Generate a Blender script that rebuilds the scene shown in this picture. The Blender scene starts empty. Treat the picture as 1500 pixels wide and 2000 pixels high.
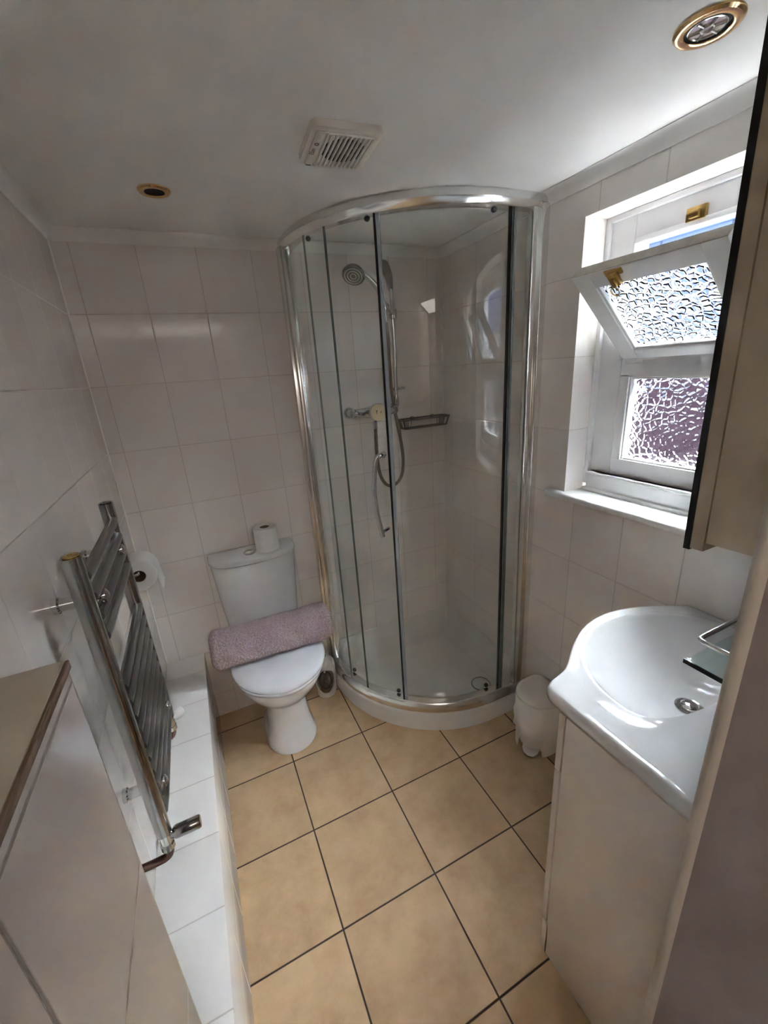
import bpy, bmesh, math, random
from mathutils import Vector, Matrix, noise

random.seed(7)
S = bpy.context.scene
COL = S.collection
PI = math.pi

# ------------------------------------------------------------------ camera, light, exposure
def camera():
    yaw, pitch, roll, f = 0.413984952, 0.327075703, -0.0694389454, 810.351661
    cy, sy, cp, sp = math.cos(yaw), math.sin(yaw), math.cos(pitch), math.sin(pitch)
    fw = Vector((sy * cp, cy * cp, -sp)); r = Vector((cy, -sy, 0)); u = r.cross(fw)
    c, s = math.cos(roll), math.sin(roll)
    r2 = c * r + s * u; u2 = -s * r + c * u
    cd = bpy.data.cameras.new('camera'); co = bpy.data.objects.new('camera', cd); COL.objects.link(co)
    m = Matrix((r2, u2, -fw)).transposed().to_4x4(); m.translation = (0, 0, 1.62344237)
    co.matrix_world = m
    cd.sensor_width = 36; cd.sensor_fit = 'AUTO'; cd.lens = f * 36 / 2000
    cd.clip_start = 0.01; cd.clip_end = 200
    S.camera = co
camera()

SKY_STRENGTH = 14.0
GLOW = 12.0
HALL_FILL = 3.4
SUN_STRENGTH = 0.6
w = bpy.data.worlds.new('world'); S.world = w; w.use_nodes = True
wn = w.node_tree.nodes; wl = w.node_tree.links
bg = wn['Background']
bg.inputs['Strength'].default_value = SKY_STRENGTH
_tc = wn.new('ShaderNodeTexCoord'); _sx = wn.new('ShaderNodeSeparateXYZ'); _mr = wn.new('ShaderNodeMapRange'); _mx = wn.new('ShaderNodeMix'); _mx.data_type = 'RGBA'
wl.new(_tc.outputs['Generated'], _sx.inputs[0]); wl.new(_sx.outputs['Z'], _mr.inputs['Value']); _mr.inputs['From Min'].default_value = 0.22; _mr.inputs['From Max'].default_value = 0.55
_mx.inputs['A'].default_value = (0.10, 0.115, 0.13, 1); _mx.inputs['B'].default_value = (0.80, 0.91, 1.0, 1)     # overcast: three to four times brighter overhead than at the horizon
wl.new(_mr.outputs[0], _mx.inputs['Factor'])
# the sun behind thin cloud: a broad bright patch high over the yard
_gd = Vector((0.60, -0.10, 0.80)).normalized()
_dt = wn.new('ShaderNodeVectorMath'); _dt.operation = 'DOT_PRODUCT'; _dt.inputs[1].default_value = _gd; wl.new(_tc.outputs['Generated'], _dt.inputs[0])
_gm = wn.new('ShaderNodeMapRange'); _gm.interpolation_type = 'SMOOTHERSTEP'; _gm.inputs['From Min'].default_value = 0.90; _gm.inputs['From Max'].default_value = 1.0; _gm.inputs['To Max'].default_value = GLOW
wl.new(_dt.outputs['Value'], _gm.inputs['Value'])
_ga = wn.new('ShaderNodeMix'); _ga.data_type = 'RGBA'; _ga.blend_type = 'ADD'; _ga.inputs['Factor'].default_value = 1; wl.new(_mx.outputs['Result'], _ga.inputs['A'])
_gc = wn.new('ShaderNodeVectorMath'); _gc.operation = 'SCALE'; _gc.inputs[0].default_value = (0.93, 0.97, 1.0); wl.new(_gm.outputs[0], _gc.inputs['Scale'])
wl.new(_gc.outputs['Vector'], _ga.inputs['B']); wl.new(_ga.outputs['Result'], bg.inputs['Color'])
sd = bpy.data.lights.new('sun', 'SUN'); sd.energy = SUN_STRENGTH; sd.angle = 0.02; sd.color = (1, .95, .88)
so = bpy.data.objects.new('sun', sd); COL.objects.link(so)
so.rotation_euler = Vector((0.62, -0.25, -0.75)).to_track_quat('-Z', 'Y').to_euler()   # shines away from the window, on to the houses outside
so.location = (-3, 2, 6)
pd = bpy.data.lights.new('window_portal', 'AREA'); pd.shape = 'RECTANGLE'; pd.size = 0.95; pd.size_y = 0.75
pd.cycles.is_portal = True
po = bpy.data.objects.new('window_portal', pd); COL.objects.link(po)
po.location = (1.50, 0.80, 1.60); po.rotation_euler = Vector((-1, 0, 0)).to_track_quat('-Z', 'Y').to_euler()

hl = bpy.data.lights.new('hall_fill', 'AREA'); hl.shape = 'RECTANGLE'; hl.size = 0.75; hl.size_y = 0.8; hl.energy = HALL_FILL; hl.color = (1.0, .93, .84)
ho = bpy.data.objects.new('hall_fill', hl); COL.objects.link(ho); ho.location = (0.1, -1.0, 2.13)      # added fill, standing in for unseen hallway light behind the doorway
S.view_settings.view_transform = 'Standard'; S.view_settings.look = 'None'
S.view_settings.gamma = 1; S.view_settings.use_curve_mapping = False
S.view_settings.exposure = 1.33
cy = S.cycles
cy.max_bounces = 16; cy.diffuse_bounces = 8; cy.glossy_bounces = 6; cy.transmission_bounces = 10
cy.transparent_max_bounces = 24; cy.sample_clamp_indirect = 0.0; cy.blur_glossy = 0.5
cy.use_denoising = True

# ------------------------------------------------------------------ materials
def nt(name):
    m = bpy.data.materials.new(name); m.use_nodes = True
    return m, m.node_tree.nodes, m.node_tree.links, m.node_tree.nodes['Principled BSDF']

def N(nodes, typ, **kw):
    n = nodes.new(typ)
    for k, v in kw.items(): setattr(n, k, v)
    return n

def mat(name, col, rough=0.4, metal=0.0, spec=0.5, noise_amt=0.0, noise_scale=20.0, bump=0.0, bump_scale=200.0, coat=0.0, sss=0.0):
    m, n, l, p = nt(name)
    p.inputs['Base Color'].default_value = (*col, 1); p.inputs['Roughness'].default_value = rough
    p.inputs['Metallic'].default_value = metal; p.inputs['Specular IOR Level'].default_value = spec
    if coat: p.inputs['Coat Weight'].default_value = coat; p.inputs['Coat Roughness'].default_value = 0.05
    geo = N(n, 'ShaderNodeNewGeometry')
    t = N(n, 'ShaderNodeTexNoise'); t.inputs['Scale'].default_value = noise_scale; t.inputs['Detail'].default_value = 4
    l.new(geo.outputs['Position'], t.inputs['Vector'])
    mx = N(n, 'ShaderNodeMix', data_type='RGBA', blend_type='MIX')
    k = noise_amt or 0.02
    mx.inputs['A'].default_value = (*[c * (1 - k) for c in col], 1); mx.inputs['B'].default_value = (*[min(1, c * (1 + k)) for c in col], 1)
    l.new(t.outputs['Fac'], mx.inputs['Factor']); l.new(mx.outputs['Result'], p.inputs['Base Color'])
    if bump:
        t2 = N(n, 'ShaderNodeTexNoise'); t2.inputs['Scale'].default_value = bump_scale; t2.inputs['Detail'].default_value = 3
        l.new(geo.outputs['Position'], t2.inputs['Vector'])
        b = N(n, 'ShaderNodeBump'); b.inputs['Strength'].default_value = bump; b.inputs['Distance'].default_value = 0.002
        l.new(t2.outputs['Fac'], b.inputs['Height']); l.new(b.outputs['Normal'], p.inputs['Normal'])
    return m

def tile_mat(name, sizes, offs, grout_w, tile, grout, rough=0.12, var=0.03, wave=0.15, clouds=0.0, cloud_col=None, soft=0.0009, spec=0.5):
    """glazed tiles on a world-space grid; sizes/offs per axis, None = no joints along that axis"""
    m, n, l, p = nt(name)
    geo = N(n, 'ShaderNodeNewGeometry')
    sp_ = N(n, 'ShaderNodeSeparateXYZ'); l.new(geo.outputs['Position'], sp_.inputs[0])
    sn = N(n, 'ShaderNodeSeparateXYZ'); l.new(geo.outputs['True Normal'], sn.inputs[0])
    def M(op, a, b=None, c=None):
        q = N(n, 'ShaderNodeMath', operation=op)
        for i, v in enumerate((a, b, c)):
            if v is None: continue
            if isinstance(v, (int, float)): q.inputs[i].default_value = v
            else: l.new(v, q.inputs[i])
        return q.outputs[0]
    mask = None; cells = []
    for i, ax in enumerate('XYZ'):
        s = sizes[i]
        if not s: cells.append(None); continue
        t = M('DIVIDE', M('SUBTRACT', sp_.outputs[ax], offs[i]), s)
        d = M('MULTIPLY', M('ABSOLUTE', M('SUBTRACT', M('FRACT', M('ADD', t, 0.5)), 0.5)), s)   # distance to the joint
        mr = N(n, 'ShaderNodeMapRange'); mr.inputs['From Min'].default_value = grout_w / 2 - soft; mr.inputs['From Max'].default_value = grout_w / 2 + soft
        mr.inputs['To Min'].default_value = 1; mr.inputs['To Max'].default_value = 0
        l.new(d, mr.inputs['Value'])
        side = M('LESS_THAN', M('ABSOLUTE', sn.outputs[ax]), 0.5)
        k = M('MULTIPLY', mr.outputs[0], side)
        cells.append(M('FLOOR', t))
        mask = k if mask is None else M('MAXIMUM', mask, k)
    cx = N(n, 'ShaderNodeCombineXYZ')
    for i, c in enumerate(cells):
        if c is not None: l.new(c, cx.inputs[i])
    wnz = N(n, 'ShaderNodeTexWhiteNoise'); l.new(cx.outputs[0], wnz.inputs['Vector'])
    mx = N(n, 'ShaderNodeMix', data_type='RGBA')
    mx.inputs['A'].default_value = (*[c * (1 - var) for c in tile], 1); mx.inputs['B'].default_value = (*[min(1, c * (1 + var)) for c in tile], 1)
    l.new(wnz.outputs['Value'], mx.inputs['Factor'])
    colour = mx.outputs['Result']
    if clouds:
        t1 = N(n, 'ShaderNodeTexNoise'); t1.inputs['Scale'].default_value = 5.5; t1.inputs['Detail'].default_value = 7; t1.inputs['Roughness'].default_value = 0.68
        va = N(n, 'ShaderNodeVectorMath', operation='MULTIPLY_ADD'); va.inputs[1].default_value = (3.1, 7.7, 2.3)
        l.new(cx.outputs[0], va.inputs[0]); l.new(geo.outputs['Position'], va.inputs[2]); l.new(va.outputs[0], t1.inputs['Vector'])
        rp = N(n, 'ShaderNodeMapRange'); rp.inputs['From Min'].default_value = 0.38; rp.inputs['From Max'].default_value = 0.66; rp.inputs['To Max'].default_value = clouds
        l.new(t1.outputs['Fac'], rp.inputs['Value'])
        m2 = N(n, 'ShaderNodeMix', data_type='RGBA'); m2.inputs['B'].default_value = (*cloud_col, 1)
        l.new(rp.outputs[0], m2.inputs['Factor']); l.new(colour, m2.inputs['A']); colour = m2.outputs['Result']
    m3 = N(n, 'ShaderNodeMix', data_type='RGBA'); m3.inputs['B'].default_value = (*grout, 1)
    l.new(mask, m3.inputs['Factor']); l.new(colour, m3.inputs['A']); l.new(m3.outputs['Result'], p.inputs['Base Color'])
    rr = N(n, 'ShaderNodeMapRange'); rr.inputs['To Min'].default_value = rough; rr.inputs['To Max'].default_value = 0.8
    l.new(mask, rr.inputs['Value']); l.new(rr.outputs[0], p.inputs['Roughness'])
    p.inputs['Specular IOR Level'].default_value = spec
    wv = N(n, 'ShaderNodeTexNoise'); wv.inputs['Scale'].default_value = 14; wv.inputs['Detail'].default_value = 1
    va2 = N(n, 'ShaderNodeVectorMath', operation='MULTIPLY_ADD'); va2.inputs[1].default_value = (1.7, 2.9, 3.7)
    l.new(cx.outputs[0], va2.inputs[0]); l.new(geo.outputs['Position'], va2.inputs[2]); l.new(va2.outputs[0], wv.inputs['Vector'])
    hgt = M('SUBTRACT', M('MULTIPLY', wv.outputs['Fac'], wave), M('MULTIPLY', mask, 0.6))
    b = N(n, 'ShaderNodeBump'); b.inputs['Strength'].default_value = 0.6; b.inputs['Distance'].default_value = 0.0016
    l.new(hgt, b.inputs['Height']); l.new(b.outputs['Normal'], p.inputs['Normal'])
    return m

def clear_glass(name, tint, ior=1.45):
    m, n, l, p = nt(name); n.remove(p)
    out = n['Material Output']
    tr = N(n, 'ShaderNodeBsdfTransparent'); tr.inputs['Color'].default_value = (*tint, 1)
    gl = N(n, 'ShaderNodeBsdfGlossy'); gl.inputs['Roughness'].default_value = 0.0; gl.inputs['Color'].default_value = (1, 1, 1, 1)
    geo = N(n, 'ShaderNodeNewGeometry')
    dt = N(n, 'ShaderNodeVectorMath', operation='DOT_PRODUCT'); l.new(geo.outputs['Incoming'], dt.inputs[0]); l.new(geo.outputs['Normal'], dt.inputs[1])
    f = dt.outputs['Value']
    for op, v in (('ABSOLUTE', None), ('SUBTRACT', 1.0), ('POWER', 5.0), ('MULTIPLY_ADD', 0.95)):
        q = N(n, 'ShaderNodeMath', operation=op)
        if op == 'SUBTRACT': q.inputs[0].default_value = 1.0; l.new(f, q.inputs[1])
        else:
            l.new(f, q.inputs[0])
            if v is not None: q.inputs[1].default_value = v
            if op == 'MULTIPLY_ADD': q.inputs[2].default_value = ((ior - 1) / (ior + 1)) ** 2
        f = q.outputs[0]
    mx = N(n, 'ShaderNodeMixShader')
    l.new(f, mx.inputs[0]); l.new(tr.outputs[0], mx.inputs[1]); l.new(gl.outputs[0], mx.inputs[2]); l.new(mx.outputs[0], out.inputs['Surface'])
    return m

def pebbled_glass(name):
    """obscure patio-pattern glass: cells that bend what lies behind, a little diffusion"""
    m, n, l, p = nt(name); n.remove(p)
    out = n['Material Output']
    tc = N(n, 'ShaderNodeTexCoord')
    vo = N(n, 'ShaderNodeTexVoronoi', feature='DISTANCE_TO_EDGE'); vo.inputs['Scale'].default_value = 52
    nz = N(n, 'ShaderNodeTexNoise'); nz.inputs['Scale'].default_value = 35
    va = N(n, 'ShaderNodeVectorMath', operation='MULTIPLY_ADD'); va.inputs[1].default_value = (0.012, 0.012, 0.012)
    l.new(tc.outputs['Object'], nz.inputs['Vector']); l.new(nz.outputs['Color'], va.inputs[0]); l.new(tc.outputs['Object'], va.inputs[2]); l.new(va.outputs[0], vo.inputs['Vector'])
    mr = N(n, 'ShaderNodeMapRange', interpolation_type='SMOOTHSTEP'); mr.inputs['From Max'].default_value = 0.28
    l.new(vo.outputs['Distance'], mr.inputs['Value'])
    b = N(n, 'ShaderNodeBump'); b.inputs['Strength'].default_value = 1.0; b.inputs['Distance'].default_value = 0.006
    l.new(mr.outputs[0], b.inputs['Height'])
    rf = N(n, 'ShaderNodeBsdfRefraction'); rf.inputs['IOR'].default_value = 1.45; rf.inputs['Roughness'].default_value = 0.03
    rf.inputs['Color'].default_value = (0.95, 0.975, 1, 1); l.new(b.outputs['Normal'], rf.inputs['Normal'])
    gl = N(n, 'ShaderNodeBsdfGlossy'); gl.inputs['Roughness'].default_value = 0.12; l.new(b.outputs['Normal'], gl.inputs['Normal'])
    m3 = N(n, 'ShaderNodeMixShader'); m3.inputs[0].default_value = 0.05
    l.new(rf.outputs[0], m3.inputs[1]); l.new(gl.outputs[0], m3.inputs[2]); l.new(m3.outputs[0], out.inputs['Surface'])
    return m

WT = (0.79, 0.74, 0.695)
M_WALL_B = tile_mat('wall_tile_back', (0.2027, 0.2, 0.25), (-0.262, 0.05, 0.135), 0.0032, WT, (0.60, 0.53, 0.47), rough=0.10)
M_WALL_R = tile_mat('wall_tile_right', (0.2, 0.2, 0.25), (0.03, 0.05, 0.125), 0.0032, WT, (0.60, 0.53, 0.47), rough=0.10)
M_WALL_L = tile_mat('wall_tile_left', (0.2, 0.2, 0.25), (-0.318, 0.178, 0.135), 0.0032, WT, (0.60, 0.53, 0.47), rough=0.09)
M_LEDGE = tile_mat('ledge_tile', (None, 0.1975, 0.2), (0, 0.212, 0.19), 0.0032, (0.80, 0.79, 0.78), (0.55, 0.53, 0.50), rough=0.10)
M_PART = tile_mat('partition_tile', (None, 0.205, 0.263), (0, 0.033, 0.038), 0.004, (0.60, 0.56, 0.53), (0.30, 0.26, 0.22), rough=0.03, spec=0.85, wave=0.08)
M_FLOOR = tile_mat('floor_tile', (0.33, 0.33, None), (0.1268, 0.1622, 0), 0.0052, (0.60, 0.425, 0.255), (0.055, 0.04, 0.032), rough=0.38, var=0.05, wave=0.25,
                   clouds=0.75, cloud_col=(0.40, 0.262, 0.145), spec=0.35)
M_CEIL = mat('ceiling_paint', (0.80, 0.79, 0.765), 0.7, spec=0.25, noise_amt=0.02, noise_scale=3, bump=0.06, bump_scale=60)
M_COVE = mat('coving_paint', (0.80, 0.78, 0.75), 0.5)
M_HALL = mat('hall_paint', (0.34, 0.29, 0.28), 0.7, noise_amt=0.06, noise_scale=30, bump=0.12, bump_scale=150)
M_BEAD = mat('cream_gloss_paint', (0.56, 0.51, 0.445), 0.35, noise_amt=0.06, noise_scale=40)
M_FRAME = mat('white_window_paint', (0.80, 0.80, 0.80), 0.35, noise_amt=0.03, noise_scale=15, bump=0.08, bump_scale=90)
M_WORN = mat('worn_window_paint', (0.55, 0.51, 0.44), 0.6, noise_amt=0.35, noise_scale=30, bump=0.3, bump_scale=90)
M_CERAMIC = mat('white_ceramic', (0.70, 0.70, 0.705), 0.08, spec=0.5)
M_SEAT = mat('white_seat_plastic', (0.76, 0.79, 0.84), 0.2, spec=0.5)
M_TRAY = mat('white_acrylic', (0.80, 0.79, 0.77), 0.22)
M_TRAYIN = mat('white_tray_surface', (0.72, 0.71, 0.68), 0.4, bump=0.05, bump_scale=120)
M_CHROME = mat('chrome', (0.72, 0.73, 0.74), 0.06, metal=1.0)
M_CHROME_D = mat('radiator_chrome', (0.40, 0.395, 0.38), 0.13, metal=1.0)
M_RUNG = mat('satin_rung_chrome', (0.26, 0.26, 0.25), 0.30, metal=1.0)
M_ALU = mat('polished_aluminium', (0.80, 0.80, 0.78), 0.16, metal=1.0)
M_BRASS = mat('polished_brass', (0.78, 0.53, 0.26), 0.14, metal=1.0)
M_OLDBRASS = mat('aged_brass', (0.50, 0.33, 0.12), 0.3, metal=1.0, noise_amt=0.25, noise_scale=90)
M_COPPER = mat('painted_copper_pipe', (0.16, 0.09, 0.06), 0.35, metal=0.5, noise_amt=0.2, noise_scale=60)
M_BLACK = mat('black_seal', (0.008, 0.008, 0.009), 0.35)
M_DARK = mat('dark_recess', (0.02, 0.018, 0.016), 0.6)
M_STEEL = mat('grey_steel_wire', (0.17, 0.15, 0.13), 0.35, metal=0.8)
M_HOSE = mat('bronze_shower_hose', (0.24, 0.20, 0.15), 0.3, metal=0.8)
M_PAPER = mat('toilet_paper', (0.84, 0.82, 0.79), 0.95, spec=0.1, bump=0.25, bump_scale=260)
M_CARD = mat('cardboard_core', (0.20, 0.12, 0.075), 0.9, spec=0.1)
M_RUG = mat('mauve_tufted_pile', (0.50, 0.40, 0.41), 1.0, spec=0.05, noise_amt=0.48, noise_scale=210, bump=1.0, bump_scale=500)
M_PLAST = mat('white_plastic', (0.78, 0.76, 0.72), 0.35)
M_BIN = mat('white_bin_plastic', (0.78, 0.74, 0.68), 0.4)
M_BAG = mat('thin_white_bin_bag', (0.80, 0.78, 0.74), 0.35, bump=0.4, bump_scale=45)
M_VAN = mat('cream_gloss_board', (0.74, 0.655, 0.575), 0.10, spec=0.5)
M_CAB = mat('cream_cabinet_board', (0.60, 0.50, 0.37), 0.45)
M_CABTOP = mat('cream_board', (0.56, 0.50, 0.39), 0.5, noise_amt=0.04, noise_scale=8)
M_WOOD = mat('brown_wood_edging', (0.20, 0.125, 0.075), 0.55, noise_amt=0.3, noise_scale=40)
M_MIRROR = mat('mirror_silver', (0.92, 0.93, 0.93), 0.0, metal=1.0)
M_FAN = mat('ivory_fan_plastic', (0.80, 0.76, 0.69), 0.4)
M_BRISTLE = mat('grey_brown_bristles', (0.20, 0.165, 0.125), 0.9, noise_amt=0.5, noise_scale=150, bump=0.8, bump_scale=250)
M_DIAL = mat('cream_dial_plastic', (0.76, 0.62, 0.36), 0.3, noise_amt=0.06, noise_scale=40)
M_BULB = mat('lamp_reflector', (0.75, 0.75, 0.72), 0.15, metal=0.9)
M_GREYINK = mat('grey_print', (0.16, 0.15, 0.14), 0.6)
M_GLASS = clear_glass('shower_glass', (0.985, 0.994, 0.990), 1.45)
M_SHELFGLASS = clear_glass('shelf_glass', (0.84, 0.92, 0.90), 1.5)
M_SHELFEDGE = mat('dark_glass_edge', (0.012, 0.02, 0.018), 0.15)
M_GEDGE = mat('green_glass_edge', (0.16, 0.19, 0.18), 0.2)
M_CLIP = mat('clear_seal_strip', (0.42, 0.46, 0.52), 0.25)
M_PEBBLE = pebbled_glass('obscure_glass')
def pane_clear(name):
    m, n, l, p = nt(name); n.remove(p)
    t = N(n, 'ShaderNodeBsdfRefraction'); t.inputs['IOR'].default_value = 1.45; t.inputs['Roughness'].default_value = 0.03; l.new(t.outputs[0], n['Material Output'].inputs['Surface']); return m
M_PANECLEAR = pane_clear('clear_pane_face')
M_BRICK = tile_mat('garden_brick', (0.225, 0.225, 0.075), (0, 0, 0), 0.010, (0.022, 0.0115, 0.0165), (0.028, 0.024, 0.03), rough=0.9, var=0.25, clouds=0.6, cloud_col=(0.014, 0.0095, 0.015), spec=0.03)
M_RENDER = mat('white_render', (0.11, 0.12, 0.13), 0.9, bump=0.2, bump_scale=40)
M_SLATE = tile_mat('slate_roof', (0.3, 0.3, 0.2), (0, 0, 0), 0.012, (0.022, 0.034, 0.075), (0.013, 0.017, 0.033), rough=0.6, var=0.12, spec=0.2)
M_BLUE = mat('blue_painted_wood', (0.05, 0.09, 0.30), 0.5)
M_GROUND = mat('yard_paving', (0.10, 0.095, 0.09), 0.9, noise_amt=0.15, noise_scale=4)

# ------------------------------------------------------------------ mesh helpers
class B:
    def __init__(s): s.bm = bmesh.new()
    def box(s, x0, x1, y0, y1, z0, z1, bev=0.0, seg=2):
        vs = [s.bm.verts.new((x, y, z)) for z in (z0, z1) for y in (y0, y1) for x in (x0, x1)]
        fs = [s.bm.faces.new([vs[i] for i in q]) for q in ((0, 2, 3, 1), (4, 5, 7, 6), (0, 1, 5, 4), (2, 6, 7, 3), (0, 4, 6, 2), (1, 3, 7, 5))]
        if bev:
            es = list({e for f in fs for e in f.edges})
            bmesh.ops.bevel(s.bm, geom=es, offset=bev, segments=seg, profile=0.5, affect='EDGES')
        return s
    def rings(s, rings, close=True, cap0=True, cap1=True):
        """loft through rings of equal length"""
        R = [[s.bm.verts.new(p) for p in r] for r in rings]
        n = len(R[0])
        for a, b in zip(R, R[1:]):
            for i in range(n if close else n - 1):
                j = (i + 1) % n
                s.bm.faces.new((a[i], a[j], b[j], b[i]))
        if cap0: s.bm.faces.new(R[0][::-1])
        if cap1: s.bm.faces.new(R[-1])
        return s
    def tube(s, pts, r, n=12, cap=True, flat=None, up=None):
        pts = [Vector(p) for p in pts]
        rr = r if isinstance(r, (list, tuple)) else [r] * len(pts)
        tang = [((pts[min(i + 1, len(pts) - 1)] - pts[max(i - 1, 0)]).normalized()) for i in range(len(pts))]
        t0 = tang[0]; a = Vector(up) if up else (Vector((0, 0, 1)) if abs(t0.z) < 0.9 else Vector((1, 0, 0)))
        u = (a - t0 * a.dot(t0)).normalized(); rings = []
        for p, t, q in zip(pts, tang, rr):
            u = (u - t * u.dot(t)).normalized(); v = t.cross(u)
            fl = flat if flat else (1, 1)
            rings.append([p + q * (fl[0] * math.cos(2 * PI * k / n) * u + fl[1] * math.sin(2 * PI * k / n) * v) for k in range(n)])
        return s.rings(rings, True, cap, cap)
    def lathe(s, prof, c=(0, 0, 0), axis=(0, 0, 1), n=32, cap=True):
        ax = Vector(axis).normalized(); q = Vector((0, 0, 1)).rotation_difference(ax); c = Vector(c)
        rings = [[c + q @ Vector((max(r, 1e-5) * math.cos(2 * PI * k / n), max(r, 1e-5) * math.sin(2 * PI * k / n), h)) for k in range(n)] for r, h in prof]
        return s.rings(rings, True, cap, cap)
    def prism(s, poly, z0, z1):
        return s.rings([[(x, y, z0) for x, y in poly], [(x, y, z1) for x, y in poly]])
    def sweep(s, prof, frames, closed_prof=True, cap=True):
        """prof: (radial, z) points; frames: (origin xy, outward normal xy)"""
        rings = [[(o[0] + d[0] * r, o[1] + d[1] * r, z) for r, z in prof] for o, d in frames]
        return s.rings(rings, closed_prof, cap, cap)
    def add(s, other):
        me = bpy.data.meshes.new('tmp'); other.bm.to_mesh(me); s.bm.from_mesh(me); bpy.data.meshes.remove(me); return s
    def xf(s, mtx):
        bmesh.ops.transform(s.bm, matrix=mtx, verts=s.bm.verts); return s
    def obj(s, name, material, parent=None, org=(0, 0, 0), smooth=True, angle=35, bevel=0.0):
        bmesh.ops.recalc_face_normals(s.bm, faces=s.bm.faces)
        bmesh.ops.translate(s.bm, vec=-Vector(org), verts=s.bm.verts)
        me = bpy.data.meshes.new(name); s.bm.to_mesh(me); s.bm.free()
        for mm in (material if isinstance(material, (list, tuple)) else [material]): me.materials.append(mm)
        if smooth:
            me.polygons.foreach_set('use_smooth', [True] * len(me.polygons))
            me.set_sharp_from_angle(angle=math.radians(angle))
        o = bpy.data.objects.new(name, me); COL.objects.link(o)
        if parent is not None: o.parent = parent
        else: o.location = org
        if bevel:
            b = o.modifiers.new('bevel', 'BEVEL'); b.width = bevel; b.segments = 2; b.limit_method = 'ANGLE'; b.angle_limit = math.radians(40)
        return o

def tag(o, label, cat, group=None):
    o['label'] = label; o['category'] = cat
    if group: o['group'] = group
    return o
def struct(o, label=None):
    o['kind'] = 'structure'
    if label: o['label'] = label
    return o
class Thing:
    def __init__(s, name, loc, label, cat, group=None, kind=None):
        s.e = bpy.data.objects.new(name, None); COL.objects.link(s.e); s.e.location = loc; s.e.empty_display_size = 0.05; s.loc = Vector(loc)
        if kind: s.e['kind'] = kind; s.e['label'] = label
        else: tag(s.e, label, cat, group)
    def part(s, name, b, material, parent=None, label=None, **kw):
        o = b.obj(name, material, parent or s.e, org=s.loc, **kw)
        if label: o['label'] = label
        return o

def smooth_path(pts, n=8):
    """Catmull-Rom through the points"""
    P = [Vector(p) for p in pts]; out = []
    for i in range(len(P) - 1):
        p0, p1, p2, p3 = P[max(i - 1, 0)], P[i], P[i + 1], P[min(i + 2, len(P) - 1)]
        for k in range(n):
            t = k / n
            out.append(0.5 * ((2 * p1) + (p2 - p0) * t + (2 * p0 - 5 * p1 + 4 * p2 - p3) * t * t + (3 * p1 - p0 - 3 * p2 + p3) * t ** 3))
    out.append(P[-1]); return out

# ------------------------------------------------------------------ room shell
XL, XR, YB, ZC = -0.318, 1.235, 1.93, 2.15
YN, XJ = 0.197, 0.505            # wall beside the doorway: inner face, doorway edge
struct(B().box(-0.50, 1.50, -1.6, 2.12, -0.10, 0.0).obj('floor', M_FLOOR, smooth=False), 'beige stone-look tiled floor with dark joints')
struct(B().box(-0.50, 1.50, -1.6, 2.12, ZC, ZC + 0.12).obj('ceiling', M_CEIL, smooth=False), 'plain white painted ceiling')
struct(B().box(XL - 0.15, 1.50, YB, YB + 0.15, 0, ZC).obj('wall_back', M_WALL_B, smooth=False), 'pale tiled wall behind the toilet and shower')
struct(B().box(XL - 0.15, XL, -1.6, YB, 0, ZC).obj('wall_left', M_WALL_L, smooth=False), 'pale tiled wall behind the towel radiator')
WY0, WY1, WZ0, WZ1 = 0.50, 1.098, 1.145, 2.035   # window reveal
b = B().box(XR, 1.47, YN, WY0, 0, ZC).box(XR, 1.47, WY1, YB, 0, ZC).box(XR, 1.47, WY0, WY1, 0, WZ0 - 0.022).box(XR, 1.47, WY0, WY1, WZ1, ZC)
struct(b.obj('wall_right', M_WALL_R, smooth=False), 'pale tiled wall with the window')
struct(B().box(XJ, 1.50, -1.6, YN, 0, ZC).obj('wall_front', M_HALL, smooth=False), 'grey-mauve wall edge beside the doorway')
struct(B().box(XL - 0.15, XJ, -1.6, -1.5, 0, ZC).obj('wall_hall', M_HALL, smooth=False), 'wall of the hallway behind the doorway')
struct(B().tube([(XJ + 0.002, YN - 0.004, z) for z in (0.0, 0.5, 1.0, 1.5, ZC - 0.002)], 0.0085, 12).obj('trim_1', M_BEAD), 'cream painted bead down the doorway edge')

def coving(name, p0, p1, inward, label):
    p0, p1, d = Vector(p0), Vector(p1), Vector(inward)
    prof = [(0, 0)] + [(0.034 * (1 - math.cos(a * PI / 16)) * 0.95 + 0.002, -0.036 + 0.036 * math.sin(a * PI / 16)) for a in range(9)]
    prof = [(0.0, ZC), (0.0, 2.112)] + [(0.004 + 0.028 * (1 - math.cos(a * PI / 16)), 2.112 + 0.036 * math.sin(a * PI / 16)) for a in range(9)] + [(0.032, ZC)]
    rings = [[q + d * r + Vector((0, 0, z)) for r, z in prof] for q in (p0, p1)]
    return struct(B().rings(rings).obj(name, M_COVE), label)
coving('trim_2', (XL, YB, 0), (XR, YB, 0), (0, -1, 0), 'white coving above the back wall')
coving('trim_3', (XR, YB, 0), (XR, YN, 0), (-1, 0, 0), 'white coving above the window wall')
coving('trim_4', (XL, YB, 0), (XL, -1.5, 0), (1, 0, 0), 'white coving above the radiator wall')
struct(B().box(XL, -0.153, 0.443, YB, 0, 0.39, bev=0.004).obj('wall_ledge', M_LEDGE), 'low white tiled ledge along the left wall')
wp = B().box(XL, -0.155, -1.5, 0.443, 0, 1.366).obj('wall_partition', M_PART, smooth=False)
struct(wp, 'tall glossy tiled partition beside the camera')
o = B().box(XL, -0.1562, -1.5, 0.448, 1.366, 1.3755, bev=0.002).obj('top_board', M_CABTOP, wp); o['label'] = 'cream top board'
o = B().box(-0.1560, -0.1530, -1.5, 0.447, 1.3660, 1.3752, bev=0.001).obj('edge_strip', M_WOOD, wp); o['label'] = 'brown wooden edge strip'
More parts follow.
